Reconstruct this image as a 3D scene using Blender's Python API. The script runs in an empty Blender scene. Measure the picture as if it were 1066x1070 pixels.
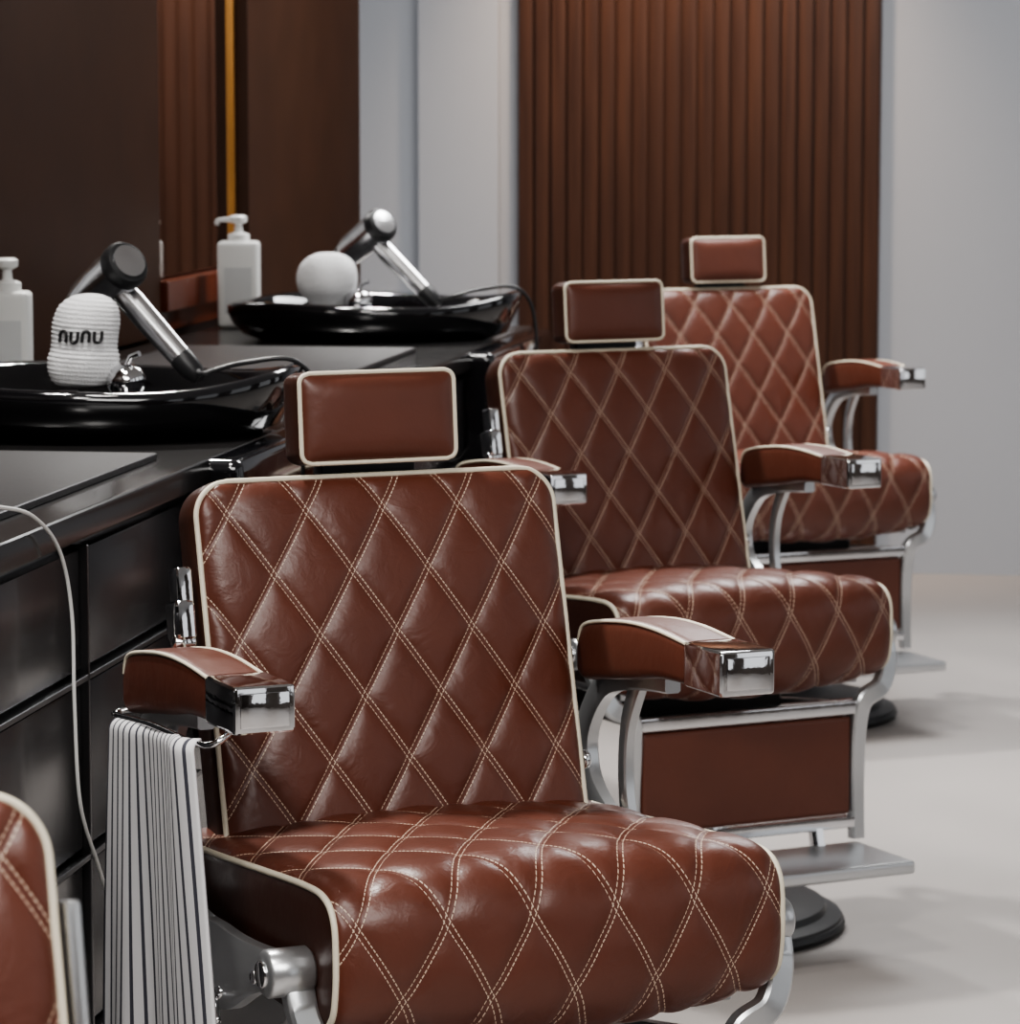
import bpy, bmesh, math, random
from mathutils import Vector, Matrix
random.seed(3)
F=3655.0; HOR=112.7; CH=1.538
AL=math.atan(.158); PH=math.atan((535-HOR)/F)
R_=Vector((math.cos(AL),math.sin(AL),0)); F_=Vector((-math.sin(AL),math.cos(AL),0))
def cw(x,z,h=0): 
    v=R_*x+F_*z; return Vector((v.x,v.y,h))
COL=bpy.context.scene.collection
# ------------------------------------------------------------ materials
def newmat(name):
    m=bpy.data.materials.new(name); m.use_nodes=True
    nt=m.node_tree; b=nt.nodes['Principled BSDF']; return m,nt,b
def N(nt,t,**k):
    n=nt.nodes.new(t)
    for a,v in k.items(): setattr(n,a,v)
    return n
def M(nt,op,a,b=None,c=None):
    n=nt.nodes.new('ShaderNodeMath'); n.operation=op
    for i,v in enumerate((a,b,c)):
        if v is None: continue
        if isinstance(v,(int,float)): n.inputs[i].default_value=v
        else: nt.links.new(v,n.inputs[i])
    return n.outputs[0]
def mat(name,col,rough=.5,metal=0,coat=0,bump=0,bscale=60,var=0,vscale=5,spec=.5,emit=0,sheen=0):
    m,nt,b=newmat(name)
    b.inputs['Base Color'].default_value=(*col,1); b.inputs['Roughness'].default_value=rough
    b.inputs['Metallic'].default_value=metal; b.inputs['Coat Weight'].default_value=coat
    b.inputs['Coat Roughness'].default_value=.08
    b.inputs['Specular IOR Level'].default_value=spec
    if sheen: b.inputs['Sheen Weight'].default_value=sheen
    tc=N(nt,'ShaderNodeTexCoord')
    if bump:
        no=N(nt,'ShaderNodeTexNoise'); no.inputs['Scale'].default_value=bscale; no.inputs['Detail'].default_value=4
        nt.links.new(tc.outputs['Object'],no.inputs['Vector'])
        bp=N(nt,'ShaderNodeBump'); bp.inputs['Strength'].default_value=bump; bp.inputs['Distance'].default_value=.004
        nt.links.new(no.outputs[0],bp.inputs['Height']); nt.links.new(bp.outputs[0],b.inputs['Normal'])
    if var:
        no=N(nt,'ShaderNodeTexNoise'); no.inputs['Scale'].default_value=vscale; no.inputs['Detail'].default_value=5
        nt.links.new(tc.outputs['Object'],no.inputs['Vector'])
        mx=N(nt,'ShaderNodeMixRGB'); mx.inputs[1].default_value=(*[c*(1-var) for c in col],1); mx.inputs[2].default_value=(*[min(1,c*(1+var)) for c in col],1)
        nt.links.new(no.outputs[0],mx.inputs[0]); nt.links.new(mx.outputs[0],b.inputs['Base Color'])
    return m
LEA=(.098,.0290,.0170)
WX,WZ=.104,.160
def quilt_mat(name,wx,wz):
    m,nt,b=newmat(name)
    uv=N(nt,'ShaderNodeUVMap'); sp=N(nt,'ShaderNodeSeparateXYZ'); nt.links.new(uv.outputs[0],sp.inputs[0])
    a=M(nt,'DIVIDE',sp.outputs[0],wx); c=M(nt,'DIVIDE',sp.outputs[1],wz)
    p=M(nt,'ADD',a,c); q=M(nt,'SUBTRACT',a,c)
    sc=1/math.sqrt(1/wx**2+1/wz**2)
    L=math.sqrt(wx*wx+wz*wz)/2
    masks=[]
    for s,o in((p,q),(q,p)):
        d=M(nt,'MULTIPLY',M(nt,'PINGPONG',s,.5),sc)
        e=M(nt,'ABSOLUTE',M(nt,'SUBTRACT',d,.0031))
        k=M(nt,'LESS_THAN',e,.00055)
        fr=M(nt,'FRACT',M(nt,'MULTIPLY',o,round(L/.0055)))
        k=M(nt,'MULTIPLY',k,M(nt,'LESS_THAN',fr,.70))
        masks.append(k)
    mk=M(nt,'MAXIMUM',masks[0],masks[1])
    tc=N(nt,'ShaderNodeTexCoord')
    no=N(nt,'ShaderNodeTexNoise'); no.inputs['Scale'].default_value=9; no.inputs['Detail'].default_value=5
    nt.links.new(tc.outputs['Object'],no.inputs['Vector'])
    mx=N(nt,'ShaderNodeMixRGB'); mx.inputs[1].default_value=(LEA[0]*.8,LEA[1]*.75,LEA[2]*.75,1); mx.inputs[2].default_value=(LEA[0]*1.2,LEA[1]*1.2,LEA[2]*1.2,1)
    nt.links.new(no.outputs[0],mx.inputs[0])
    m2=N(nt,'ShaderNodeMixRGB'); m2.inputs[2].default_value=(.56,.44,.34,1)
    nt.links.new(mx.outputs[0],m2.inputs[1]); nt.links.new(mk,m2.inputs[0]); nt.links.new(m2.outputs[0],b.inputs['Base Color'])
    r=M(nt,'ADD',M(nt,'MULTIPLY',mk,.3),.39); nt.links.new(r,b.inputs['Roughness'])
    n2=N(nt,'ShaderNodeTexNoise'); n2.inputs['Scale'].default_value=22; n2.inputs['Detail'].default_value=7; n2.inputs['Distortion'].default_value=1.2
    nt.links.new(tc.outputs['Object'],n2.inputs['Vector'])
    n3=N(nt,'ShaderNodeTexNoise'); n3.inputs['Scale'].default_value=240; n3.inputs['Detail'].default_value=2
    nt.links.new(tc.outputs['Object'],n3.inputs['Vector'])
    h=M(nt,'ADD',M(nt,'ADD',n2.outputs[0],M(nt,'MULTIPLY',mk,.4)),M(nt,'MULTIPLY',n3.outputs[0],.10))
    bp=N(nt,'ShaderNodeBump'); bp.inputs['Strength'].default_value=.45; bp.inputs['Distance'].default_value=.004
    nt.links.new(h,bp.inputs['Height']); nt.links.new(bp.outputs[0],b.inputs['Normal'])
    b.inputs['Specular IOR Level'].default_value=.5
    return m
m_quilt=quilt_mat('quilted_brown_leather',WX,WZ)
m_lea=mat('brown_leather',LEA,.39,bump=.4,bscale=24,var=.2,vscale=9)
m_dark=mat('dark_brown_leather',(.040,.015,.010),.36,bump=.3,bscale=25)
m_pipe=mat('cream_piping',(.66,.60,.48),.45)
m_chr=mat('polished_chrome',(.74,.74,.75),.06,1,bump=.15,bscale=22)
m_alu=mat('cast_aluminium',(.56,.57,.58),.28,.85,bump=.05,bscale=40)
m_blk=mat('black_rubber',(.012,.012,.013),.4)
m_gls=mat('black_gloss_ceramic',(.005,.005,.006),.06,coat=.5)
m_cnt=mat('dark_counter_stone',(.016,.015,.015),.2,coat=.2,var=.4,vscale=3)
m_mat=mat('dark_grey_counter_mat',(.020,.019,.020),.40,bump=.1,bscale=80)
m_drw=mat('dark_smoked_panel',(.045,.044,.047),.24,.35,coat=.1,var=.5,vscale=2)
m_frm=mat('dark_steel_frame',(.14,.14,.145),.3,1)
m_wood=mat('dark_walnut',(.040,.0165,.0085),.5,var=.3,vscale=6,spec=.2)
m_white=mat('white_plastic',(.74,.74,.72),.3)
m_label=mat('printed_label',(.58,.59,.59),.5)
m_towel=mat('white_terry_cloth',(.74,.74,.75),.95,bump=.7,bscale=420,sheen=.3)
m_silver=mat('brushed_silver',(.70,.70,.71),.24,1)
m_gold=mat('brass_trim',(.50,.25,.08),.35,1)
m_mirror=mat('mirror_glass',(.78,.76,.74),.03,1)
m_red=mat('red_walnut_sill',(.10,.022,.009),.22)
# ------------------------------------------------------------ mesh helpers
def obj(name,verts,faces,m=None,parent=None,smooth=True,uvs=None):
    me=bpy.data.meshes.new(name); me.from_pydata([tuple(v) for v in verts],[],faces); me.update()
    if uvs:
        l=me.uv_layers.new(name='UVMap')
        for lp in me.loops: l.data[lp.index].uv=uvs[lp.vertex_index]
    bm=bmesh.new(); bm.from_mesh(me); bmesh.ops.recalc_face_normals(bm,faces=bm.faces); bm.to_mesh(me); bm.free()
    for p in me.polygons: p.use_smooth=smooth
    o=bpy.data.objects.new(name,me); COL.objects.link(o)
    if m: me.materials.append(m)
    if parent: o.parent=parent
    return o
def autosm(o,ang=35):
    me=o.data
    for p in me.polygons: p.use_smooth=True
    try: me.set_sharp_from_angle(angle=math.radians(ang))
    except Exception: pass
def box(name,c,s,m,parent=None,bev=.004,seg=3,rot=None):
    bm=bmesh.new(); bmesh.ops.create_cube(bm,size=1)
    for v in bm.verts: v.co=Vector((v.co.x*s[0],v.co.y*s[1],v.co.z*s[2]))
    if bev: bmesh.ops.bevel(bm,geom=bm.edges[:],offset=bev,segments=seg,affect='EDGES',profile=.6)
    me=bpy.data.meshes.new(name); 
    mt=Matrix.Translation(c)@(rot.to_4x4() if rot else Matrix())
    bm.transform(mt); bm.to_mesh(me); bm.free()
    o=bpy.data.objects.new(name,me); COL.objects.link(o); me.materials.append(m)
    autosm(o)
    if parent: o.parent=parent
    return o
def lathe(name,prof,m,parent=None,loc=(0,0,0),axis=(0,0,1),seg=40,sx=1,sy=1,ang=40):
    vs=[];fs=[]
    for r,z in prof:
        for i in range(seg):
            a=2*math.pi*i/seg; vs.append(Vector((r*math.cos(a)*sx,r*math.sin(a)*sy,z)))
    n=len(prof)
    for j in range(n-1):
        for i in range(seg):
            k=(i+1)%seg; fs.append((j*seg+i,j*seg+k,(j+1)*seg+k,(j+1)*seg+i))
    fs.append(tuple(range(seg))); fs.append(tuple((n-1)*seg+i for i in range(seg)))
    q=Vector((0,0,1)).rotation_difference(Vector(axis).normalized()).to_matrix()
    vs=[q@v+Vector(loc) for v in vs]
    o=obj(name,vs,fs,m,parent); autosm(o,ang); return o
def cyl(name,a,b,r,m,parent=None,bev=.003,seg=32):
    a=Vector(a);b=Vector(b);L=(b-a).length
    return lathe(name,[(r-bev,0),(r,bev),(r,L-bev),(r-bev,L)],m,parent,a,b-a,seg,ang=50)
def smooth_path(pts,n=8,cyc=False):
    pts=[Vector(p) for p in pts]; out=[];L=len(pts)
    rng=L if cyc else L-1
    for i in range(rng):
        g=lambda k:(pts[k%L] if cyc else pts[max(0,min(L-1,k))])
        p0,p1,p2,p3=g(i-1),g(i),g(i+1),g(i+2)
        for j in range(n):
            t=j/n
            out.append(.5*((2*p1)+(p2-p0)*t+(2*p0-5*p1+4*p2-p3)*t*t+(3*p1-p0-3*p2+p3)*t**3))
    if not cyc: out.append(pts[-1])
    return out
def tube(name,pts,r,m,parent=None,cyc=False,res=3):
    cu=bpy.data.curves.new(name,'CURVE'); cu.dimensions='3D'; cu.bevel_depth=r; cu.bevel_resolution=res; cu.use_fill_caps=True
    s=cu.splines.new('POLY'); s.points.add(len(pts)-1)
    for i,p in enumerate(pts): s.points[i].co=(*p,1)
    s.use_cyclic_u=cyc; s.use_smooth=True
    cu.materials.append(m)
    o=bpy.data.objects.new(name,cu); COL.objects.link(o)
    if parent:o.parent=parent
    return o
def strap(name,pts,widths,thick,m,parent=None,n=8,side=(1,0,0)):
    P=smooth_path(pts,n); W=smooth_path([(w,0,0) for w in widths],n); side=Vector(side)
    bm=bmesh.new(); rings=[]
    for i,p in enumerate(P):
        T=(P[min(i+1,len(P)-1)]-P[max(i-1,0)]).normalized()
        Nn=T.cross(side).normalized(); S=Nn.cross(T).normalized(); w=W[i].x/2; t=thick/2
        rings.append([bm.verts.new(p+S*t*a+Nn*w*b) for a,b in((1,.75),(.7,1),(-.7,1),(-1,.75),(-1,-.75),(-.7,-1),(.7,-1),(1,-.75))])
    for i in range(len(rings)-1):
        for k in range(8):
            bm.faces.new((rings[i][k],rings[i][(k+1)%8],rings[i+1][(k+1)%8],rings[i+1][k]))
    bm.faces.new(rings[0]); bm.faces.new(rings[-1])
    bmesh.ops.recalc_face_normals(bm,faces=bm.faces)
    me=bpy.data.meshes.new(name); bm.to_mesh(me); bm.free(); me.materials.append(m)
    o=bpy.data.objects.new(name,me); COL.objects.link(o); autosm(o,40)
    if parent:o.parent=parent
    return o
def puff(a,b,wx,wz,h=.0075,k=.010):
    p=a/wx+b/wz;q=a/wx-b/wz; s=1/math.sqrt(1/wx**2+1/wz**2)
    dp=abs(p-round(p))*s; dq=abs(q-round(q))*s
    return h*(1-math.exp(-dp/k))*(1-math.exp(-dq/k))
def pad(name,hw,h,rt,rb,th,bulge,quilt,mfront,mside,frame,parent,nx=60,ny=60,outset=.008,pipe_r=.0048,taper=0,t_off=0):
    O,X,T,Nn=frame
    def W(t):
        w=hw+taper*(1-t/h)
        if t>h-rt: w=w-rt+math.sqrt(max(0,rt*rt-(t-(h-rt))**2))
        elif t<rb: w=w-rb+math.sqrt(max(0,rb*rb-(rb-t)**2))
        return w
    ts=[]
    for j in range(ny+1):
        s=j/ny; ts.append(h*(.5-.5*math.cos(math.pi*s))*.35+h*s*.65)
    vs=[];uv=[];fs=[]
    for j,t in enumerate(ts):
        w=W(t)
        for i in range(nx+1):
            s=-1+2*i/nx; s=math.sin(s*math.pi/2)*.3+s*.7
            x=s*w
            ed=min(w-abs(x),h-t,t+(.1 if rb==0 else 0)); ed=max(0,min(1,ed/.025)); ed=math.sqrt(1-(1-ed)**2)
            z=bulge*(1-abs(s)**3)*(1-abs(2*t/h-1)**4)+.007*ed
            if quilt: z+=puff(x,t+t_off,WX,WZ)*ed
            vs.append(O+X*x+T*t+Nn*z); uv.append((x,t+t_off))
    for j in range(ny):
        for i in range(nx):
            a=j*(nx+1)+i; fs.append((a,a+1,a+nx+2,a+nx+1))
    obj(name+'_front',vs,fs,mfront,parent,uvs=uv)
    out=[]
    for t in ts: out.append((W(t),t))
    nt_=12
    top=[(W(h)*(1-2*i/nt_),h) for i in range(1,nt_)]
    left=[(-W(t),t) for t in reversed(ts)]
    bot=[(-W(0)*(1-2*i/nt_),0) for i in range(1,nt_)]
    ol=out+top+left+bot
    cl=[ol[0]]
    for p in ol[1:]:
        if (p[0]-cl[-1][0])**2+(p[1]-cl[-1][1])**2>1e-8: cl.append(p)
    n=len(cl); nor=[]
    for i in range(n):
        a=cl[i-1];b=cl[(i+1)%n]; dx,dy=b[0]-a[0],b[1]-a[1]; L=math.hypot(dx,dy) or 1; nor.append((dy/L,-dx/L))
    rings=[(0,0),(-.006,outset*.7),(-.018,outset),(-th*.75,outset),(-th*.93,outset*.2),(-th,-.02)]
    vs=[];fs=[]
    for d,o_ in rings:
        for (x,t),(a,b) in zip(cl,nor): vs.append(O+X*(x+a*o_)+T*(t+b*o_)+Nn*d)
    for j in range(len(rings)-1):
        for i in range(n):
            k=(i+1)%n; fs.append((j*n+i,j*n+k,(j+1)*n+k,(j+1)*n+i))
    fs.append(tuple((len(rings)-1)*n+i for i in range(n)))
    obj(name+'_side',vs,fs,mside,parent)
    pts=[O+X*(x+a*.001)+T*(t+b*.001)+Nn*.002 for (x,t),(a,b) in zip(cl,nor)]
    tube(name+'_piping',pts,pipe_r,m_pipe,parent,cyc=True)
# ------------------------------------------------------------ barber chair
def build_chair():
    E=bpy.data.objects.new('barber_chair',None); COL.objects.link(E)
    V=Vector
    T=V((0,.111,.426)).normalized(); Nn=V((0,-T.z,T.y))
    O=V((0,.179,.648))-T*.07
    pad('backrest',.245,.437+.07,.045,.0,.070,.015,True,m_quilt,m_dark,(O,V((1,0,0)),T,Nn),E,nx=130,ny=140,outset=.006,pipe_r=.0036,t_off=.015)
    Th=V((0,.01,.114)).normalized(); Nh=V((0,-Th.z,Th.y))
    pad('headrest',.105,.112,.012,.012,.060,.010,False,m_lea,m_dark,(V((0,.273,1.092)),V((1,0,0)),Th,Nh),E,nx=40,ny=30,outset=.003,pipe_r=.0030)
    box('headrest_bracket',(0,.325,1.078),(.13,.03,.06),m_blk,E)
    cyl('headrest_post_1',(-.03,.33,.95),(-.03,.33,1.12),.007,m_chr,E); cyl('headrest_post_2',(.03,.33,.95),(.03,.33,1.12),.007,m_chr,E)
    # seat
    sw=.282
    prof=[(.235,.630),(.10,.638),(-.05,.650),(-.19,.660),(-.248,.657),(-.274,.636),(-.280,.595),(-.278,.555),(-.267,.524),(-.235,.507),(-.15,.504),(.0,.504),(.235,.508)]
    P=smooth_path([(0,y,z) for y,z in prof],10)
    s=[0]
    for i in range(1,len(P)): s.append(s[-1]+(P[i]-P[i-1]).length)
    n=len(P); nor=[]
    for i in range(n):
        t=(P[min(i+1,n-1)]-P[max(i-1,0)]).normalized(); nor.append(V((0,t.z,-t.y)))
    if nor[5].z<0: nor=[-a for a in nor]
    vs=[];uv=[];fs=[];nx=130
    PP=[];NN=[];SS=[]
    Ltot=s[-1]; nn=190; k=0
    for j in range(nn+1):
        q=Ltot*j/nn
        while k<n-2 and s[k+1]<q: k+=1
        f=(q-s[k])/max(1e-9,s[k+1]-s[k]); f=min(1,max(0,f))
        PP.append(P[k].lerp(P[k+1],f)); NN.append(nor[k].lerp(nor[k+1],f).normalized()); SS.append(q)
    for j in range(nn+1):
        under=1 if SS[j]<.68 else max(0,1-(SS[j]-.68)/.08)
        fr=max(0,min(1,(SS[j]-.46)/.12))
        for i in range(nx+1):
            a=-1+2*i/nx; a=math.sin(a*math.pi/2)*.35+a*.65
            c=(.021+.006*fr)*(1-abs(a)**2.2)
            ed=max(0,min(1,(1-abs(a))*sw/.022)); ed=math.sqrt(1-(1-ed)**2)
            off=(c+.005*ed+puff(a*sw,SS[j]+.03,WX,WZ,.0066)*ed)*(.25+.75*under)
            v=PP[j]+NN[j]*off
            vs.append(V((a*sw,v.y,v.z))); uv.append((a*sw,SS[j]+.03))
    for j in range(nn):
        for i in range(nx):
            a=j*(nx+1)+i; fs.append((a,a+1,a+nx+2,a+nx+1))
    obj('seat_cushion',vs,fs,m_quilt,E,uvs=uv)
    for sg,nm in((-1,'left'),(1,'right')):
        vs=[V((sg*(sw+.0),p.y,p.z)) for p in PP]+[V((sg*(sw+.006),p.y*.93,.58+(p.z-.58)*.85)) for p in PP]
        L=len(PP); fs=[(i,i+1,L+i+1,L+i) for i in range(L-1)]+[(L-1,0,L,2*L-1),tuple(L+i for i in range(L))]
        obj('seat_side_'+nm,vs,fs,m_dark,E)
        pts=[V((sg*(sw+.001),p.y,p.z))+q*.001 for p,q,ss in zip(PP,NN,SS) if ss<.74]
        tube('seat_piping_'+nm,pts,.0040,m_pipe,E)
    box('seat_frame',(0,0,.493),(.50,.44,.03),m_alu,E)
    # arms
    for sg,nm in((-1,'left'),(1,'right')):
        xc=sg*.312; hwid=.036
        ys=[.265,.252,.205,.12,.04,-.04]; zt=[.845,.868,.880,.890,.891,.885]; zb=[.80,.793,.800,.812,.825,.829]
        top=smooth_path([(0,a,b) for a,b in zip(ys,zt)],6); bot=smooth_path([(0,a,b) for a,b in zip(ys,zb)],6)
        vs=[];fs=[];nr=20
        for a,b in zip(top,bot):
            h=(a.z-b.z)/2; cz=(a.z+b.z)/2
            for k in range(nr):
                an=2*math.pi*(k+.5)/nr; cx=math.copysign(abs(math.cos(an))**.30,math.cos(an)); sz=math.copysign(abs(math.sin(an))**.30,math.sin(an))
                vs.append(V((xc+hwid*cx,a.y,cz+h*sz)))
        L=len(top)
        for j in range(L-1):
            for k in range(nr):
                k2=(k+1)%nr; fs.append((j*nr+k,j*nr+k2,(j+1)*nr+k2,(j+1)*nr+k))
        fs.append(tuple(range(nr))); fs.append(tuple((L-1)*nr+k for k in range(nr)))
        o=obj('arm_pad_'+nm,vs,fs,m_lea,E); autosm(o,50)
        for s2 in(-1,1):
            tube('arm_piping_%s_%d'%(nm,(s2+3)//2),[V((xc+s2*hwid*.95,a.y,a.z-.003)) for a in top],.0025,m_pipe,E)
        box('arm_cap_'+nm,(xc,-.090,.857),(.076,.098,.056),m_chr,E,bev=.006,seg=3)
        box('arm_cap_plate_'+nm,(xc,-.1385,.857),(.060,.006,.040),m_chr,E,bev=.002,seg=2)
        x=sg*.312
        strap('arm_support_'+nm,[(x,.06,.812),(x,.15,.808),(x,.24,.79),(x,.295,.74),(x,.31,.69),(x,.285,.635),(x,.20,.58),(x,.09,.535),(x,0,.527),(x,-.1,.548),(x,-.205,.57)],[.02,.03,.034,.036,.036,.040,.06,.09,.10,.06,.036],.022,m_alu,E)
        strap('arm_strut_'+nm,[(x,.15,.81),(x,.185,.74),(x,.19,.66),(x,.17,.58)],[.03,.022,.022,.03],.016,m_alu,E)
        ho=.345 if sg<0 else .326
        cyl('hub_'+nm,(sg*.288,-.214,.57),(sg*ho,-.214,.57),.028,m_alu,E,bev=.005); cyl('hub_cap_'+nm,(sg*(ho-.002),-.214,.57),(sg*(ho+.005),-.214,.57),.016,m_chr,E,bev=.002)
        strap('front_leg_'+nm,[(sg*.306,-.214,.57),(sg*.304,-.235,.52),(sg*.283,-.25,.475),(sg*.245,-.25,.45),(sg*.236,-.245,.40),(sg*.236,-.24,.30),(sg*.236,-.245,.19)],[.036,.034,.034,.034,.03,.028,.026],.024,m_alu,E,side=(0,1,0))
    for i,(y,z) in enumerate(((.04,.545),(-.01,.50),(-.13,.545))):
        cyl('side_bolt_%d'%(i+1),(-.318,y,z),(-.328,y,z),.008,m_chr,E,bev=.002,seg=20)
    cyl('release_lever',(-.328,.0,.500),(-.345,-.06,.478),.005,m_chr,E,bev=.002,seg=20)
    box('recline_bracket',(-.272,.262,.945),(.020,.034,.05),m_chr,E,bev=.005,rot=Matrix.Rotation(math.radians(-12),3,'X'))
    box('recline_lever',(-.276,.252,.905),(.026,.046,.05),m_chr,E,bev=.008,rot=Matrix.Rotation(math.radians(-12),3,'X'))
    box('recline_base',(-.272,.246,.868),(.018,.030,.05),m_chr,E,bev=.005,rot=Matrix.Rotation(math.radians(-12),3,'X'))
    cyl('recline_bolt',(-.262,.24,.88),(-.292,.24,.88),.010,m_chr,E)
    cyl('back_pivot_knob',(.255,.215,.695),(.268,.215,.695),.013,m_chr,E)
    # leg rest
    box('leg_panel',(0,-.236,.329),(.44,.03,.185),m_lea,E,bev=.010,seg=4)
    box('leg_rail_top',(0,-.240,.438),(.50,.035,.026),m_chr,E,bev=.005)
    box('leg_rail_bottom',(0,-.240,.222),(.46,.030,.020),m_chr,E,bev=.004)
    box('footplate',(0,-.350,.174),(.47,.20,.024),m_alu,E,bev=.007,seg=4)
    strap('foot_arm_1',[(-.15,-.24,.215),(-.15,-.25,.18)],[.03,.03],.02,m_chr,E); strap('foot_arm_2',[(.15,-.24,.215),(.15,-.25,.18)],[.03,.03],.02,m_chr,E)
    box('mechanism',(0,.02,.44),(.30,.28,.09),m_blk,E,bev=.015)
    strap('cross_arm_1',[(-.22,-.22,.43),(-.14,-.05,.42)],[.03,.03],.02,m_alu,E); strap('cross_arm_2',[(.22,-.22,.43),(.14,-.05,.42)],[.03,.03],.02,m_alu,E)
    lathe('pump_column',[(.07,.04),(.07,.22),(.085,.23),(.085,.36),(.11,.37),(.11,.41)],m_chr,E)
    lathe('base_disc',[(.300,0),(.307,.012),(.303,.026),(.277,.034),(.272,.046),(.24,.054),(.16,.066),(.11,.085),(.095,.10)],m_blk,E,seg=72)
    lathe('base_ring',[(.3075,.004),(.311,.012),(.3075,.020)],m_blk,E,seg=72)
    cyl('adjust_knob_stem',(.31,-.14,.50),(.31,-.14,.535),.006,m_chr,E,bev=.001)
    lathe('adjust_knob',[(.006,.0),(.014,.004),(.016,.012),(.012,.022),(.008,.026)],m_blk,E,loc=(.31,-.14,.475))
    return E
def place(E,x,z,th):
    p=cw(x,z); E.location=p; E.rotation_euler=(0,0,th+AL)
C1=build_chair(); place(C1,-.053,4.185,.428)
def dup(E):
    e=bpy.data.objects.new('barber_chair',None); COL.objects.link(e)
    for c in E.children:
        o=bpy.data.objects.new(c.name.split('.')[0],c.data); COL.objects.link(o); o.parent=e
    return e
place(dup(C1),.324,6.507,.458); place(dup(C1),.677,8.817,.419); C0=dup(C1); place(C0,-.425,2.0,.43)
box('recline_handle',(.257,.258,.955),(.010,.028,.09),m_alu,C0,bev=.004,rot=Matrix.Rotation(math.radians(-12),3,'X'))
# ------------------------------------------------------------ striped towel on chair 1
MW=Matrix.Translation(cw(-.053,4.185))@Matrix.Rotation(.428+AL,4,'Z')
m_str,nt,b=newmat('striped_cotton'); uv=N(nt,'ShaderNodeUVMap'); sp=N(nt,'ShaderNodeSeparateXYZ'); nt.links.new(uv.outputs[0],sp.inputs[0])
k=M(nt,'LESS_THAN',M(nt,'FRACT',M(nt,'DIVIDE',sp.outputs[0],.0215)),.28)
mx=N(nt,'ShaderNodeMixRGB'); mx.inputs[1].default_value=(.58,.57,.58,1); mx.inputs[2].default_value=(.045,.045,.06,1); nt.links.new(k,mx.inputs[0]); nt.links.new(mx.outputs[0],b.inputs['Base Color']); b.inputs['Roughness'].default_value=.9
vs=[];uvs=[];fs=[];nu,nv=110,60
for j in range(nv+1):
    t=j/nv
    for i in range(nu+1):
        s=i/nu
        y=.225-.29*s - .15*t*s
        fold=.009*math.sin(s*9+.6)*(.4+t)+.006*math.sin(s*23+2+t*1.5)*t
        y+=.012*math.cos(s*9+t)*t
        if s>.72: fold+=.02*(s-.72)/.28*math.sin((s-.72)*11)*(1.0)
        if j<5: x=-.362-.014*math.sin(math.pi/2*j/5); z=.800-.014*(1-math.cos(math.pi/2*j/5))
        else: x=-.376; z=.786-.50*(j-5)/(nv-5)
        x-=fold+.012*t; z+=.02*(s-.2)
        vs.append(MW@Vector((x,y,z))); uvs.append((s*.36,t))
for j in range(nv):
    for i in range(nu):
        a=j*(nu+1)+i; fs.append((a,a+1,a+nu+2,a+nu+1))
o=obj('striped_towel',vs,fs,m_str,None,uvs=uvs); sm=o.modifiers.new('t','SOLIDIFY'); sm.thickness=.004
tube('towel_bar',smooth_path([(-.33,.25,.80),(-.365,.25,.795),(-.366,.1,.805),(-.366,-.09,.812),(-.33,-.09,.83)],5),.004,m_chr,C1)
# ------------------------------------------------------------ room
def plane_box(name,c,s,m): return box(name,c,s,m,None,bev=0)
m_floor=mat('grey_concrete_floor',(.325,.303,.290),.42,var=.10,vscale=1.3,bump=.03,bscale=15)
m_wall=mat('grey_painted_wall',(.355,.365,.390),.7,var=.03,vscale=1)
m_ceil=mat('ceiling_white',(.5,.5,.5),.8)
m_fw=mat('brown_plaster',(.12,.10,.09),.7,var=.2,vscale=1)
plane_box('floor',(0,5,-.05),(9,16,.1),m_floor)
plane_box('wall_back',(0,11.70,1.6),(9,.2,3.2),m_wall)
plane_box('ceiling',(0,4.5,3.25),(9,15,.1),m_ceil)
plane_box('wall_left',(-2.17,6.0,1.6),(.2,7.9,3.2),m_wood)
plane_box('wall_front',(0,-2.9,1.6),(9,.2,3.2),m_fw)  # unseen wall added behind the camera to give the chrome dark reflections
for i,y in enumerate((-2.2,.6,3.4,6.2,9.0,11.2)):
    box('wall_right_pier',(4.4,y,1.6),(.25,1.0,3.19),m_fw,None,bev=.005)  # unseen piers with open gaps, added to vary what the metal reflects
box('wall_right_sill',(4.4,4.5,.25),(.24,14.5,.5),m_fw,None,bev=.005)  # unseen sill, added with the piers for the reflections
box('trim_1',(-2.0,11.575,1.6),(.27,.05,3.2),m_wall,None,bev=.004)
SP=bpy.data.objects.new('wood_slat_panel',None); COL.objects.link(SP)
def slatmat(name,k):
    m,nt,b=newmat(name); tc=N(nt,'ShaderNodeTexCoord'); mp=N(nt,'ShaderNodeMapping'); mp.inputs['Scale'].default_value=(14,14,.7)
    nt.links.new(tc.outputs['Object'],mp.inputs[0]); no=N(nt,'ShaderNodeTexNoise'); no.inputs['Scale'].default_value=2.2; no.inputs['Detail'].default_value=6; nt.links.new(mp.outputs[0],no.inputs['Vector'])
    cr=N(nt,'ShaderNodeValToRGB'); cr.color_ramp.elements[0].position=.3; cr.color_ramp.elements[0].color=(.044*k,.017*k,.0095*k,1); cr.color_ramp.elements[1].position=.7; cr.color_ramp.elements[1].color=(.084*k,.034*k,.018*k,1)
    nt.links.new(no.outputs[0],cr.inputs[0]); nt.links.new(cr.outputs[0],b.inputs['Base Color']); b.inputs['Roughness'].default_value=.5; b.inputs['Specular IOR Level'].default_value=.3
    return m
m_slat=slatmat('walnut_slats',.82); m_slatb=slatmat('walnut_backing',.75)
x0,x1=-1.80,-.60
box('slat_backing',((x0+x1)/2,11.585,1.6),(x1-x0,.03,3.2),m_slatb,SP,bev=0)
ns=22; pw=(x1-x0)/ns
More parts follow.
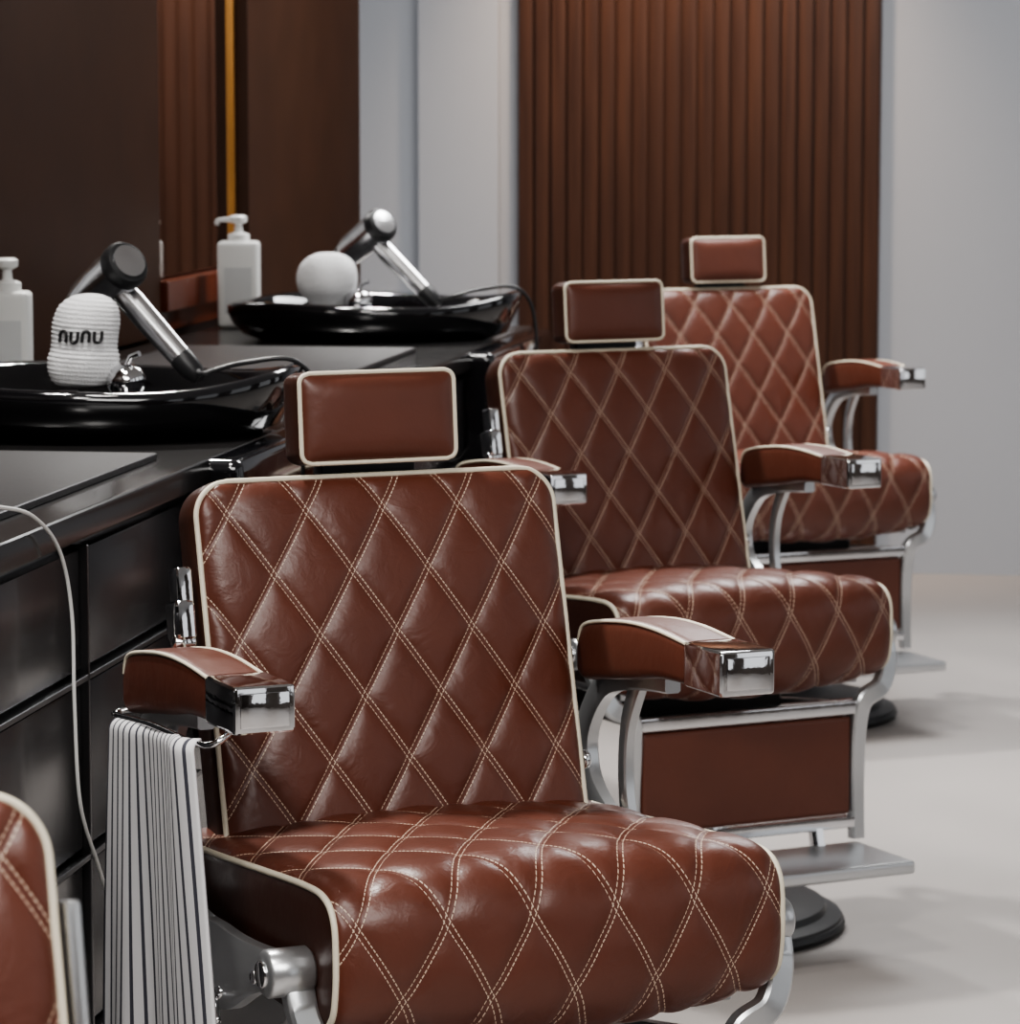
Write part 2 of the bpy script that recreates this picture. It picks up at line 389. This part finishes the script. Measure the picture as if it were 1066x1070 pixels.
for i in range(ns): box('slat_%d'%(i+1),(x0+pw*(i+.5),11.564,1.6),(pw*.86,.014,3.19),m_slat,SP,bev=.004,seg=2)
LW=-2.07
box('wood_wall_panel',(LW+.02,6.9,2.1),(.04,1.70,2.16),m_wood,None,bev=.003)
box('wood_wall_panel',(LW+.03,9.25,1.6),(.06,1.40,3.18),m_wood,None,bev=.003)
MR=bpy.data.objects.new('wall_mirror',None); COL.objects.link(MR)
box('glass',(LW+.012,8.15,2.15),(.012,.76,2.0),m_mirror,MR,bev=0)
box('edge_strip_1',(LW+.02,8.54,2.12),(.016,.018,2.1),m_gold,MR,bev=.002)
box('sill',(LW+.03,8.15,1.11),(.05,.78,.07),m_red,MR,bev=.004)
box('sill_lower',(LW+.015,8.15,1.05),(.02,.78,.05),m_red,MR,bev=.003)
box('edge_strip_2',(LW+.02,6.03,2.12),(.03,.03,2.1),m_gold,MR,bev=.002)
box('glass_2',(LW+.012,5.6,2.15),(.012,.8,2.0),m_mirror,MR,bev=0)
# counter
VC=bpy.data.objects.new('vanity_counter',None); COL.objects.link(VC)
box('carcass',(-1.640,5.45,.49),(.72,5.6,.98),m_cnt,VC,bev=.004)
box('countertop',(-1.625,5.45,1.0),(.75,5.64,.04),m_cnt,VC,bev=.006)
box('counter_mat_1',(-1.62,4.05,1.0255),(.60,1.92,.011),m_mat,VC,bev=.004)
box('counter_mat_2',(-1.62,6.60,1.0255),(.52,1.45,.011),m_mat,VC,bev=.004)
for i,(y0,y1) in enumerate(((2.7,3.55),(3.55,4.4),(4.4,5.0),(5.9,6.75),(6.75,7.4))):
    for j,(z0,z1) in enumerate(((.80,.97),(.56,.79),(.32,.55),(.06,.31))):
        box('drawer_%d_%d'%(i+1,j+1),(-1.28,(y0+y1)/2,(z0+z1)/2),(.03,y1-y0-.012,z1-z0-.012),m_drw,VC,bev=.003,seg=2)
for j,z in enumerate((.795,.555,.315)): box('frame_rail_%d'%(j+1),(-1.275,3.85,z),(.040,2.3,.008),m_frm,VC,bev=.001,seg=1)
for j,y in enumerate((3.55,4.4)): box('frame_stile_%d'%(j+1),(-1.275,y,.515),(.040,.008,.91),m_frm,VC,bev=.001,seg=1)
for i,yc in enumerate((5.47,7.80)):
    box('basin_module_%d'%(i+1),(-1.47,yc,.80),(.54,.86,.436),m_gls,VC,bev=.02,seg=4)
def station(yc,dx=0,dz=0,ddx=0,text=False,parts=None):
    B=bpy.data.objects.new('wash_basin',None); COL.objects.link(B)
    cx=-1.54
    prof=[(.80,1.0215),(.90,1.033),(.965,1.06),(1.0,1.085),(1.0,1.100),(.97,1.106),(.93,1.100),(.88,1.075),(.80,1.045),(.6,1.03),(.3,1.026),(.06,1.025)]
    seg=72;vs=[];fs=[]
    for r,z in prof:
        for i in range(seg):
            a=2*math.pi*i/seg; c=math.cos(a);s=math.sin(a)
            X=.33*math.copysign(abs(c)**.75,c)*r; Y=.29*math.copysign(abs(s)**.75,s)*r
            Y*=1-.22*max(0,c)*1.0
            zz=z+(.018*max(0,c)**2+.006*math.cos(3*a))*(1 if z>1.05 else 0)
            vs.append(Vector((cx+X,yc+Y,zz)))
    for j in range(len(prof)-1):
        for i in range(seg):
            k=(i+1)%seg; fs.append((j*seg+i,j*seg+k,(j+1)*seg+k,(j+1)*seg+i))
    fs.append(tuple((len(prof)-1)*seg+i for i in range(seg)))
    obj('bowl',vs,fs,m_gls,B)
    lathe('drain',[(.03,0),(.03,.004),(.02,.006)],m_chr,B,loc=(cx,yc,1.026))
    lathe('mixer_tap',[(.030,0),(.030,.03),(.022,.04),(.022,.055),(.030,.065),(.032,.08),(.025,.095),(.012,.102)],m_chr,B,loc=(cx-.045+dx,yc-.07,1.03))
    tube('mixer_lever',[(cx-.045+dx,yc-.07,1.125),(cx-.035+dx,yc-.075,1.145),(cx-.02+dx,yc-.08,1.150)],.005,m_chr,B)
    for i,(ox,oy,h) in enumerate(((-.165,-.10,.05),(-.125,-.13,.055),(-.085,-.12,.05),(-.09,-.02,.045))):
        lathe('tap_knob_%d'%(i+1),[(.012,0),(.014,.5*h),(.026,.6*h),(.028,.9*h),(.018,1.15*h)],m_gls if i!=3 else m_chr,B,loc=(cx+ox+dx,yc+oy,1.03))
    lathe('shower_holder',[(.022,0),(.022,.03),(.028,.035),(.028,.05),(.015,.055)],m_chr,B,loc=(cx-.12+dx,yc-.06,1.03))
    # rolled towel: one soft terry bundle swept round a slightly leaning axis
    W_=bpy.data.objects.new('rolled_towel',None); COL.objects.link(W_)
    prof,zb,lean=parts
    pp=smooth_path([(r,0,z) for r,z in prof],10)
    base=Vector((cx-.120+dx,yc-.065,zb+dz)); sg=96; vs=[];fs=[]
    for p in pp:
        for i in range(sg):
            a=2*math.pi*i/sg
            r=max(.002,p.x)*(1+.035*math.sin(2*a+.7)+.018*math.sin(5*a+40*p.z)) + .0012*math.sin(p.z*900+3*a)
            vs.append(base+Vector((r*math.cos(a)+lean*p.z,r*math.sin(a),p.z)))
    for j in range(len(pp)-1):
        for i in range(sg):
            k=(i+1)%sg; fs.append((j*sg+i,j*sg+k,(j+1)*sg+k,(j+1)*sg+i))
    fs.append(tuple(range(sg))); fs.append(tuple((len(pp)-1)*sg+i for i in range(sg)))
    obj('terry_roll',vs,fs,m_towel,W_)
    if text:
        zt=.082
        for i in range(4):
            flip=1 if i%2==0 else -1
            pts=[]
            for kx,kz in((-.9,-1),(-.9,.4),(-.5,1),(.3,1),(.8,.4),(.8,-1)):
                X=(-.030+.0185*i)+kx*.0064; Z=zt+.0085*kz*flip
                rr=min(pp,key=lambda q:abs(q.z-Z)).x*1.03+.001
                Yv=-math.sqrt(max(.0001,rr*rr-X*X))
                pts.append(R_*X+F_*Yv+base+Vector((lean*Z,0,Z)))
            tube('printed_letter_%d'%(i+1),smooth_path(pts,4),.0028,m_blk,W_)
    H=bpy.data.objects.new('hair_dryer',None); COL.objects.link(H)
    A=Vector((-1.565+ddx,yc+.055,1.255+dz)); Bp=Vector((-1.425+ddx*.7,yc+.035,1.118+dz)); ax=Vector((.085,-.075,.062)).normalized()
    lathe('barrel',[(.026,-.10),(.030,-.095),(.035,-.08),(.037,-.02),(.037,.035)],m_silver,H,loc=A,axis=ax)
    lathe('rear_ring',[(.037,.034),(.040,.037),(.040,.05),(.035,.058),(.028,.060)],m_blk,H,loc=A,axis=ax)
    lathe('rear_filter',[(.028,.0595),(.028,.063),(.004,.066)],m_silver,H,loc=A,axis=ax)
    lathe('nozzle',[(.026,-.095),(.029,-.10),(.026,-.12),(.024,-.125)],m_blk,H,loc=A,axis=ax)
    d=(Bp-A).normalized(); L=(Bp-A).length
    lathe('handle',[(.020,0),(.022,.03),(.021,L*.45),(.019,L*.8)],m_silver,H,loc=A+d*.025,axis=d)
    lathe('handle_end',[(.0195,0),(.020,.01),(.018,.035),(.010,.05)],m_blk,H,loc=A+d*(.022+L*.8),axis=d)
    tube('cord',smooth_path([Bp+Vector((.02,0,-.01)),(-1.36,yc-.02,1.115),(-1.30,yc+.02,1.13),(-1.22,yc+.05,1.13),(-1.185,yc+.07,1.05),(-1.185,yc+.07,.85)],8),.004,m_blk,H)
    return B
station(5.47,.112,.008,.035,True,([(.012,0),(.040,.004),(.053,.022),(.055,.045),(.051,.062),(.0515,.085),(.0515,.105),(.045,.128),(.028,.143),(.008,.148)],1.088,.10))
station(7.80,.018,-.004,0,False,([(.014,0),(.030,.003),(.036,.014),(.045,.028),(.062,.048),(.067,.075),(.062,.102),(.045,.122),(.024,.132),(.008,.134)],1.085,.04))
def bottle(x,y,k=1):
    E=bpy.data.objects.new('pump_bottle',None); COL.objects.link(E)
    rt=Matrix.Rotation(AL,3,'Z')
    box('body',(x,y,1.021+.102*k),(.098*k,.075*k,.204*k),m_white,E,bev=.012,seg=4,rot=rt)
    f=rt@Vector((0,-.0378*k,0))
    box('label',(x+f.x,y+f.y,1.021+.088*k),(.066*k,.0012,.11*k),m_label,E,bev=0,rot=rt)
    t=1.021+.203*k
    lathe('collar',[(.026,0),(.026,.016),(.018,.02),(.010,.022),(.008,.04),(.012,.042),(.020,.046),(.021,.058),(.014,.062)],m_white,E,loc=(x,y,t))
    strap('spout',[(x-.0,y,t+.052),(x-.045,y-.01,t+.050),(x-.05,y-.01,t+.039)],[.014,.010,.008],.014,m_white,E,side=(0,1,0))
bottle(-1.935,6.27,.88); bottle(-1.93,8.10)
def ip(u,v,xw):
    a=(u-533)/F; e=(v-535)/F
    d=R_*a+F_*(math.cos(PH)-e*math.sin(PH))+Vector((0,0,-1))*(math.sin(PH)+e*math.cos(PH))
    t=xw/d.x; return Vector((0,0,CH))+d*t
tube('power_cable',smooth_path([ip(-30,530,-1.24),ip(0,530,-1.24),ip(35,540,-1.235),ip(62,575,-1.235),ip(75,640,-1.235),ip(78,740,-1.235),ip(84,840,-1.235),ip(103,905,-1.235),ip(120,960,-1.235)],8),.0025,m_white)
# ------------------------------------------------------------ lights
def area(name,loc,size,power,rot=(0,0,0),col=(1,1,1),sy=None):
    l=bpy.data.lights.new(name,'AREA'); l.energy=power; l.color=col; l.shape='RECTANGLE'; l.size=size; l.size_y=sy or size
    o=bpy.data.objects.new(name,l); o.location=loc; o.rotation_euler=rot; COL.objects.link(o)
def spot(name,loc,to,power,ang=70,col=(1,1,1),r=.08,blend=.6):
    l=bpy.data.lights.new(name,'SPOT'); l.energy=power; l.color=col; l.spot_size=math.radians(ang); l.spot_blend=blend; l.shadow_soft_size=r
    o=bpy.data.objects.new(name,l); o.location=loc; d=Vector(to)-Vector(loc); o.rotation_euler=d.to_track_quat('-Z','Y').to_euler(); COL.objects.link(o)
area('ceiling_light_front',(.0,1.4,3.1),2.0,140,sy=2.0,rot=(math.radians(35),0,0),col=(1,.98,.95))  # added fill light, lifts the backrests from the camera side
area('ceiling_light_back',(-.4,8.8,3.15),1.2,100,sy=1.6)
for i,y in enumerate((2.6,4.85,7.15,9.4)):
    spot('ceiling_spot_%d'%(i+1),(-1.85,y,3.1),(-.35,y-.9,.2),340,80,(1,.97,.93),.10)
for i,y in enumerate((2.2,4.4,6.7)):
    spot('ceiling_spot_b%d'%(i+1),(-1.3,y,3.1),(-.6,y+1.7,.8),150,62,(1,.97,.93),.20)  # added fill spots in front of the chairs to brighten shadowy backrests
spot('panel_spot',(-1.25,11.0,3.1),(-1.25,11.5,1.9),230,75,(1,.75,.55),.08,.9)
w=bpy.data.worlds.new('w'); bpy.context.scene.world=w; w.use_nodes=True
w.node_tree.nodes['Background'].inputs[0].default_value=(.95,.97,1,1); w.node_tree.nodes['Background'].inputs[1].default_value=.95
# ------------------------------------------------------------ camera
cd=bpy.data.cameras.new('camera'); cam=bpy.data.objects.new('camera',cd); COL.objects.link(cam)
cam.location=(0,0,CH); cam.rotation_euler=(math.pi/2-PH,0,AL)
cd.sensor_fit='HORIZONTAL'; cd.sensor_width=36; cd.lens=36*F/1066
cd.dof.use_dof=True; cd.dof.focus_distance=4.1; cd.dof.aperture_fstop=14
bpy.context.scene.camera=cam
bpy.context.scene.view_settings.view_transform='AgX'
bpy.context.scene.view_settings.look='AgX - Medium High Contrast'
bpy.context.scene.view_settings.exposure=.12
